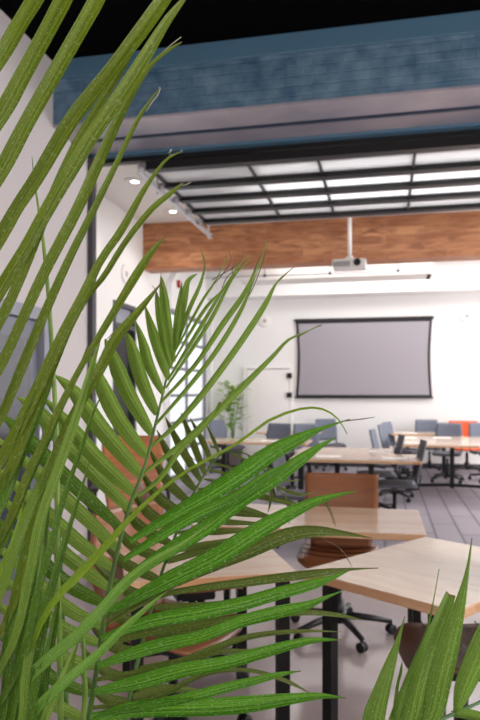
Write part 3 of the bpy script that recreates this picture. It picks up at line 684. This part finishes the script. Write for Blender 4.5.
br2 = [([(252, 480), (235, 469), (214, 463)], 2.2), ([(248, 489), (230, 475), (208, 470)], 2.4), ([(262, 497), (235, 486), (204, 479)], 3),
 ([(312, 507), (285, 502), (240, 493), (198, 489)], 5), ([(278, 519), (240, 508), (194, 499)], 5), ([(290, 519), (240, 514), (189, 508)], 5),
 ([(272, 524), (230, 522), (184, 519)], 5), ([(262, 529), (220, 532), (178, 533)], 5.5), ([(248, 536), (205, 545), (171, 550)], 6),
 ([(235, 544), (195, 553), (166, 562)], 6), ([(225, 560), (190, 566), (161, 578)], 6), ([(236, 600), (200, 606), (153, 607)], 7),
 ([(238, 623), (190, 632), (147, 633)], 8), ([(262, 650), (215, 652), (180, 662), (140, 668)], 7), ([(200, 690), (165, 690), (133, 697)], 8),
 ([(262, 463), (248, 461), (232, 453)], 2), ([(285, 478), (268, 468), (248, 456)], 2), ([(300, 480), (283, 480), (264, 470)], 2.2),
 ([(315, 492), (298, 494), (276, 486)], 2.6), ([(250, 497), (256, 484), (258, 466)], 3), ([(268, 512), (271, 497), (270, 479)], 3),
 ([(289, 524), (290, 510), (285, 497)], 2.4), ([(334, 524), (328, 508), (318, 497), (296, 506)], 2)]
for px, wd in br2: blade(f2, 'leaf_olive', px, 1.39, 1.36, wd, LRND.uniform(-.3, .3))
# --- the near frond whose stem stands left of the frame
RA = [(20, 900, .88), (0, 800, .88), (-14, 700, .88), (-24, 600, .88), (-34, 500, .88), (-42, 400, .88), (-52, 300, .88), (-58, 200, .88), (-60, 120, .88), (-60, 60, .88)]
f3 = stem('frond', palm, [G+Vector((-.02, -.05, 0))]+RA, [.012, .009, .007, .006, .0055, .005, .0045, .004, .003, .002, .001])
def rachis(v):
    for a, b in zip(RA, RA[1:]):
        if b[1] <= v <= a[1]:
            k = (a[1]-v)/(a[1]-b[1]); return (a[0]+(b[0]-a[0])*k, v)
    return RA[0][:2] if v > RA[0][1] else RA[-1][:2]
near = [
 ([(48, -20), (35, 0), (20, 24), (0, 58)], 15), ([(78, -25), (62, 0), (45, 32), (20, 78), (0, 114)], 16),
 ([(118, -40), (96, 0), (82, 25), (55, 72), (25, 125), (0, 172)], 15),
 ([(180, -22), (163, 2), (140, 34), (114, 68), (90, 98), (70, 124), (38, 178), (18, 208), (0, 240)], [8, 14, 15, 14, 15, 15, 14, 13, 13]),
 ([(192, -12), (181, 2), (165, 22), (140, 62), (115, 100), (88, 138), (75, 160), (50, 202), (25, 247), (0, 288)], [1, 5, 9, 13, 14, 15, 15, 14, 13, 13]),
 ([(136, 42), (126, 62), (108, 92), (84, 130), (62, 175), (42, 225), (20, 280), (0, 322)], [1, 6, 7, 8, 9, 10, 10, 10]),
 ([(182, 42), (172, 48), (156, 60), (140, 80), (122, 112), (98, 165), (75, 215), (45, 272), (18, 330), (0, 368)], [1, 3, 4, 6, 9, 11, 11, 11, 10, 10]),
 ([(160, 88), (152, 98), (140, 115), (127, 140), (112, 172), (95, 206), (70, 256), (50, 300), (25, 358), (0, 418)], [1, 2, 4, 5, 6, 7, 8, 9, 10, 9]),
 ([(183, 151), (167, 159), (152, 178), (140, 197), (122, 230), (100, 262), (80, 303), (62, 338), (42, 380), (20, 425), (0, 462)], [.5, 2.5, 4, 6, 8, 8, 11, 12, 12, 12, 11]),
 ([(184, 182), (170, 194), (150, 211), (125, 243), (105, 275), (90, 294), (72, 322), (52, 368), (28, 425), (8, 475)], [.5, 5, 6, 6, 6, 5, 8, 10, 11, 11]),
 ([(166, 236), (152, 252), (137, 275), (120, 303), (100, 336), (82, 366), (62, 404), (45, 440), (28, 475), (10, 520)], [.5, 6, 9, 8, 7, 6, 7, 7, 8, 8]),
 ([(163, 281), (145, 304), (130, 322), (115, 341), (100, 371), (80, 405), (62, 440), (48, 480), (30, 540), (12, 610)], [.5, 6, 9, 11, 11, 10, 9, 9, 9, 8]),
 ([(102, 334), (90, 372), (80, 405), (70, 435), (57, 472), (40, 520), (30, 570), (14, 640)], [.5, 6, 8, 9, 10, 10, 10, 8]),
 ([(102, 394), (92, 416), (82, 447), (72, 475), (62, 505), (50, 550), (37, 595), (22, 660)], [.5, 3, 4, 5, 6, 7, 8, 8]),
 ([(91, 456), (82, 487), (70, 525), (60, 560), (47, 600), (30, 660), (20, 720)], [.5, 3, 5, 7, 9, 11, 10]),
 ([(88, 345), (75, 380), (60, 410), (45, 445), (32, 470), (15, 510), (0, 548)], [1, 4, 6, 8, 9, 9, 9]),
 ([(78, 420), (62, 440), (50, 465), (32, 503), (15, 550), (0, 594)], [1, 7, 9, 10, 10, 9]),
 ([(52, 380), (32, 422), (15, 466), (0, 505)], [3, 11, 11, 10]),
 ([(30, 500), (25, 545), (15, 600), (4, 660)], [3, 8, 10, 9]), ([(50, 500), (42, 550), (30, 600), (20, 655), (10, 720)], [2, 7, 9, 10, 9]),
 ([(44, 540), (40, 575), (34, 625), (25, 675), (20, 725)], [2, 7, 9, 9, 8]), ([(66, 530), (58, 565), (48, 605), (38, 660), (28, 725)], [2, 7, 9, 10, 9]),
 ([(60, 590), (54, 630), (46, 670), (38, 730)], [2, 8, 10, 9]), ([(20, 560), (14, 610), (8, 660), (2, 720)], [2, 8, 10, 9]),
]
for i, (px, wd) in enumerate(near):
    u, v = px[-1]; dx = u-rachis(v)[0]; b = rachis(v+max(20, dx*1.55)); px = px+[b]
    if isinstance(wd, list): wd = wd+[5]
    else: wd = [wd*.55]+[wd]*(len(px)-2)+[6]
    blade(f3, 'leaf_near' if i < 12 else ('leaf_mid' if i % 4 == 0 else 'leaf_lower'), px, .88, .93+.012*(i % 4), wd, LRND.uniform(-.3, .3))
for px, wd, m in [
 ([(24, 500), (20, 525), (10, 552), (-4, 580), (-10, 610)], [1, 8, 8, 8, 4], 'leaf_yellow'),
 ([(347, 434), (338, 419), (322, 409), (300, 409), (268, 421), (235, 445), (190, 469), (155, 495), (128, 521), (104, 548), (78, 576), (52, 604), (30, 650), (12, 720)], [.5, 1.6, 2.2, 2.6, 3, 3, 3, 4, 6, 8, 9, 7, 5, 4], 'leaf_yellow'),
 ([(214, 520), (185, 543), (152, 562), (125, 584), (100, 612), (75, 638), (50, 658), (25, 684), (15, 725)], [.5, 5, 8, 10, 11, 12, 12, 11, 6], 'leaf_fresh'),
 ([(167, 591), (150, 605), (125, 627), (100, 652), (75, 673), (50, 695), (32, 716), (25, 760)], [.5, 4, 7, 9, 10, 11, 10, 6], 'leaf_fresh'),
 ([(78, 640), (66, 672), (52, 700), (38, 735)], [2, 9, 10, 6], 'leaf_mid')]:
    blade(f3, m, px, .88, .96, wd, LRND.uniform(-.2, .2))
# --- dry threads that curl off the blade tips
for par, z, m_, px in [
 (f3, .95, 'dry_pale', [(156, 61), (163, 52), (172, 44), (181, 37)]), (f3, .95, 'dry_pale', [(146, 112), (152, 102), (157, 96), (160, 89), (159, 87)]),
 (f3, .95, 'dry_pale', [(169, 155), (175, 154), (180, 152), (182, 150)]), (f3, .95, 'dry_pale', [(168, 153), (170, 152), (171, 149)]),
 (f3, .95, 'dry_pale', [(180, 185), (185, 185), (191, 182)]),
 (f1, 1.12, 'dry_tip', [(268, 242), (258, 262), (250, 280), (244, 293)]), (f1, 1.12, 'dry_tip', [(267, 248), (260, 270), (252, 290), (243, 305)]),
 (f1, 1.12, 'dry_tip', [(201, 251), (205, 262), (204, 275)]), (f1, 1.12, 'dry_tip', [(228, 250), (231, 260), (222, 275), (214, 284)]),
 (f1, 1.12, 'dry_tip', [(245, 252), (238, 264), (226, 272), (212, 280)]), (f1, 1.12, 'dry_tip', [(252, 258), (240, 268), (228, 276), (222, 288)]),
 (f1, 1.12, 'dry_tip', [(235, 262), (232, 270), (234, 276), (228, 284)]), (f1, 1.12, 'dry_tip', [(293, 268), (286, 274), (276, 284)]),
 (f1, 1.25, 'dry_tip', [(152, 285), (156, 291), (159, 298)]), (f1, 1.25, 'dry_tip', [(161, 272), (161, 282), (163, 290)]),
 (f1, 1.12, 'dry_tip', [(322, 324), (310, 330), (298, 337)]), (f1, 1.0, 'dry_tip', [(375, 417), (362, 419), (345, 421)]),
 (f2, 1.34, 'dry_tip', [(336, 526), (331, 510), (325, 500)]), (f2, 1.34, 'dry_tip', [(352, 567), (346, 556), (338, 547), (320, 537)]),
 (f1, 1.25, 'dry_tip', [(200, 463), (188, 455), (184, 450)]), (f3, .95, 'dry_tip', [(106, 340), (116, 330), (128, 318), (134, 312)])]:
    k = len(px); stem('dry_tip', par, [(u, v, z) for u, v in px], [.0004]+[.0008]*(k-1), m_)
# --- the unopened spear and two bare stems
stem('spear', palm, [G, (50, 900, 1.0), (60, 700, 1.03), (57, 560, 1.04), (57, 450, 1.05), (52, 350, 1.06), (48, 290, 1.06), (43, 240, 1.06), (38, 205, 1.06), (34, 178, 1.06), (32, 156, 1.06)],
     [.008, .006, .005, .0045, .004, .0038, .0034, .0028, .002, .0012, .0005], 'spear_green')
stem('stalk', palm, [G+Vector((.04, -.04, 0)), (60, 850, 1.0), (83, 720, 1.0), (84, 660, 1.0), (82, 618, 1.0)], [.006, .005, .0042, .0035, .0006], 'spear_green')
stem('stalk', palm, [G+Vector((.03, .06, 0)), (55, 850, 1.2), (66, 720, 1.2), (64, 650, 1.2), (60, 560, 1.2), (55, 470, 1.2), (53, 390, 1.2)], [.008, .006, .005, .0045, .004, .003, .001])
# --- the smaller palm at the lower right
p2 = thing('potted_palm', 'smaller palm whose broad blades rise from the lower right corner', 'palm')
RX, RY = .45, .92
make_pot(p2, RX, RY, .17, .34)
G2 = Vector((RX, RY, .28))
fr = stem('frond', p2, [G2, (330, 880, .95), (372, 775, .94), (410, 735, .94), (442, 719, .94), (480, 702, .95), (540, 672, .96)], [.007, .005, .004, .0032, .0028, .0024, .0015], 'pale_stem')
for px, wd, zt_ in [
 ([(405, 616), (398, 641), (391, 663), (382, 692), (374, 722), (366, 776)], [.6, 5, 11, 17, 22, 8], .93),
 ([(439, 569), (435, 592), (427, 630), (415, 662), (402, 698), (393, 725), (380, 768)], [.5, 1, 3, 7, 11, 13, 6], .98),
 ([(450, 594), (444, 610), (430, 646), (419, 682), (409, 722), (398, 745)], [10, 13, 17, 20, 22, 10], .97),
 ([(472, 538), (467, 572), (460, 603), (450, 641), (440, 678), (431, 715), (418, 733)], [1, 4, 11, 20, 23, 20, 8], .9),
 ([(504, 590), (490, 625), (478, 655), (465, 685), (456, 712)], [6, 18, 22, 18, 5], .9),
 ([(515, 735), (490, 722), (470, 715), (452, 714)], [2, 9, 10, 5], .93),
 ([(402, 662), (401, 672), (398, 684), (396, 700), (392, 742)], [.6, 3, 3, 4, 4], .96)]:
    blade(fr, 'leaf_right', px, .945, zt_, wd, LRND.uniform(-.2, .2))
# --- distant plant in the far corner
p3 = thing('potted_plant', 'distant leafy green plant in the far corner left of the white door', 'plant', (-2.88, 12.45, 0))
bm = bmesh.new(); lathe(bm, [(.15, 0), (.2, .4), (.22, .4), (.2, .36)], 20); obj('pot', bm, 'terracotta', p3, True)
rn = random.Random(3)
bm = bmesh.new()
for k in range(7):
    a = rn.uniform(0, 6.28); tube(bm, [(0, 0, .36), (math.cos(a)*.05, math.sin(a)*.05, .9), (math.cos(a)*.14, math.sin(a)*.14, 1.35+rn.uniform(-.2, .2))], [.01, .008, .004], 6)
obj('stem', bm, 'palm_stem', p3)
bm = bmesh.new()
for k in range(150):
    a = rn.uniform(0, 6.28); r_ = rn.uniform(.02, .24); z = rn.uniform(.7, 1.62); c = Vector((math.cos(a)*r_, math.sin(a)*r_, z))
    d_ = Vector((math.cos(a), math.sin(a), rn.uniform(-.4, .7))).normalized(); s_ = d_.cross(Vector((0, 0, 1))).normalized()*.05; l_ = rn.uniform(.16, .26)
    v_ = [bm.verts.new(c), bm.verts.new(c+d_*l_*.5+s_), bm.verts.new(c+d_*l_), bm.verts.new(c+d_*l_*.5-s_)]; bm.faces.new(v_)
o = obj('foliage', bm, 'leaf_mid', p3); o['kind'] = 'stuff'
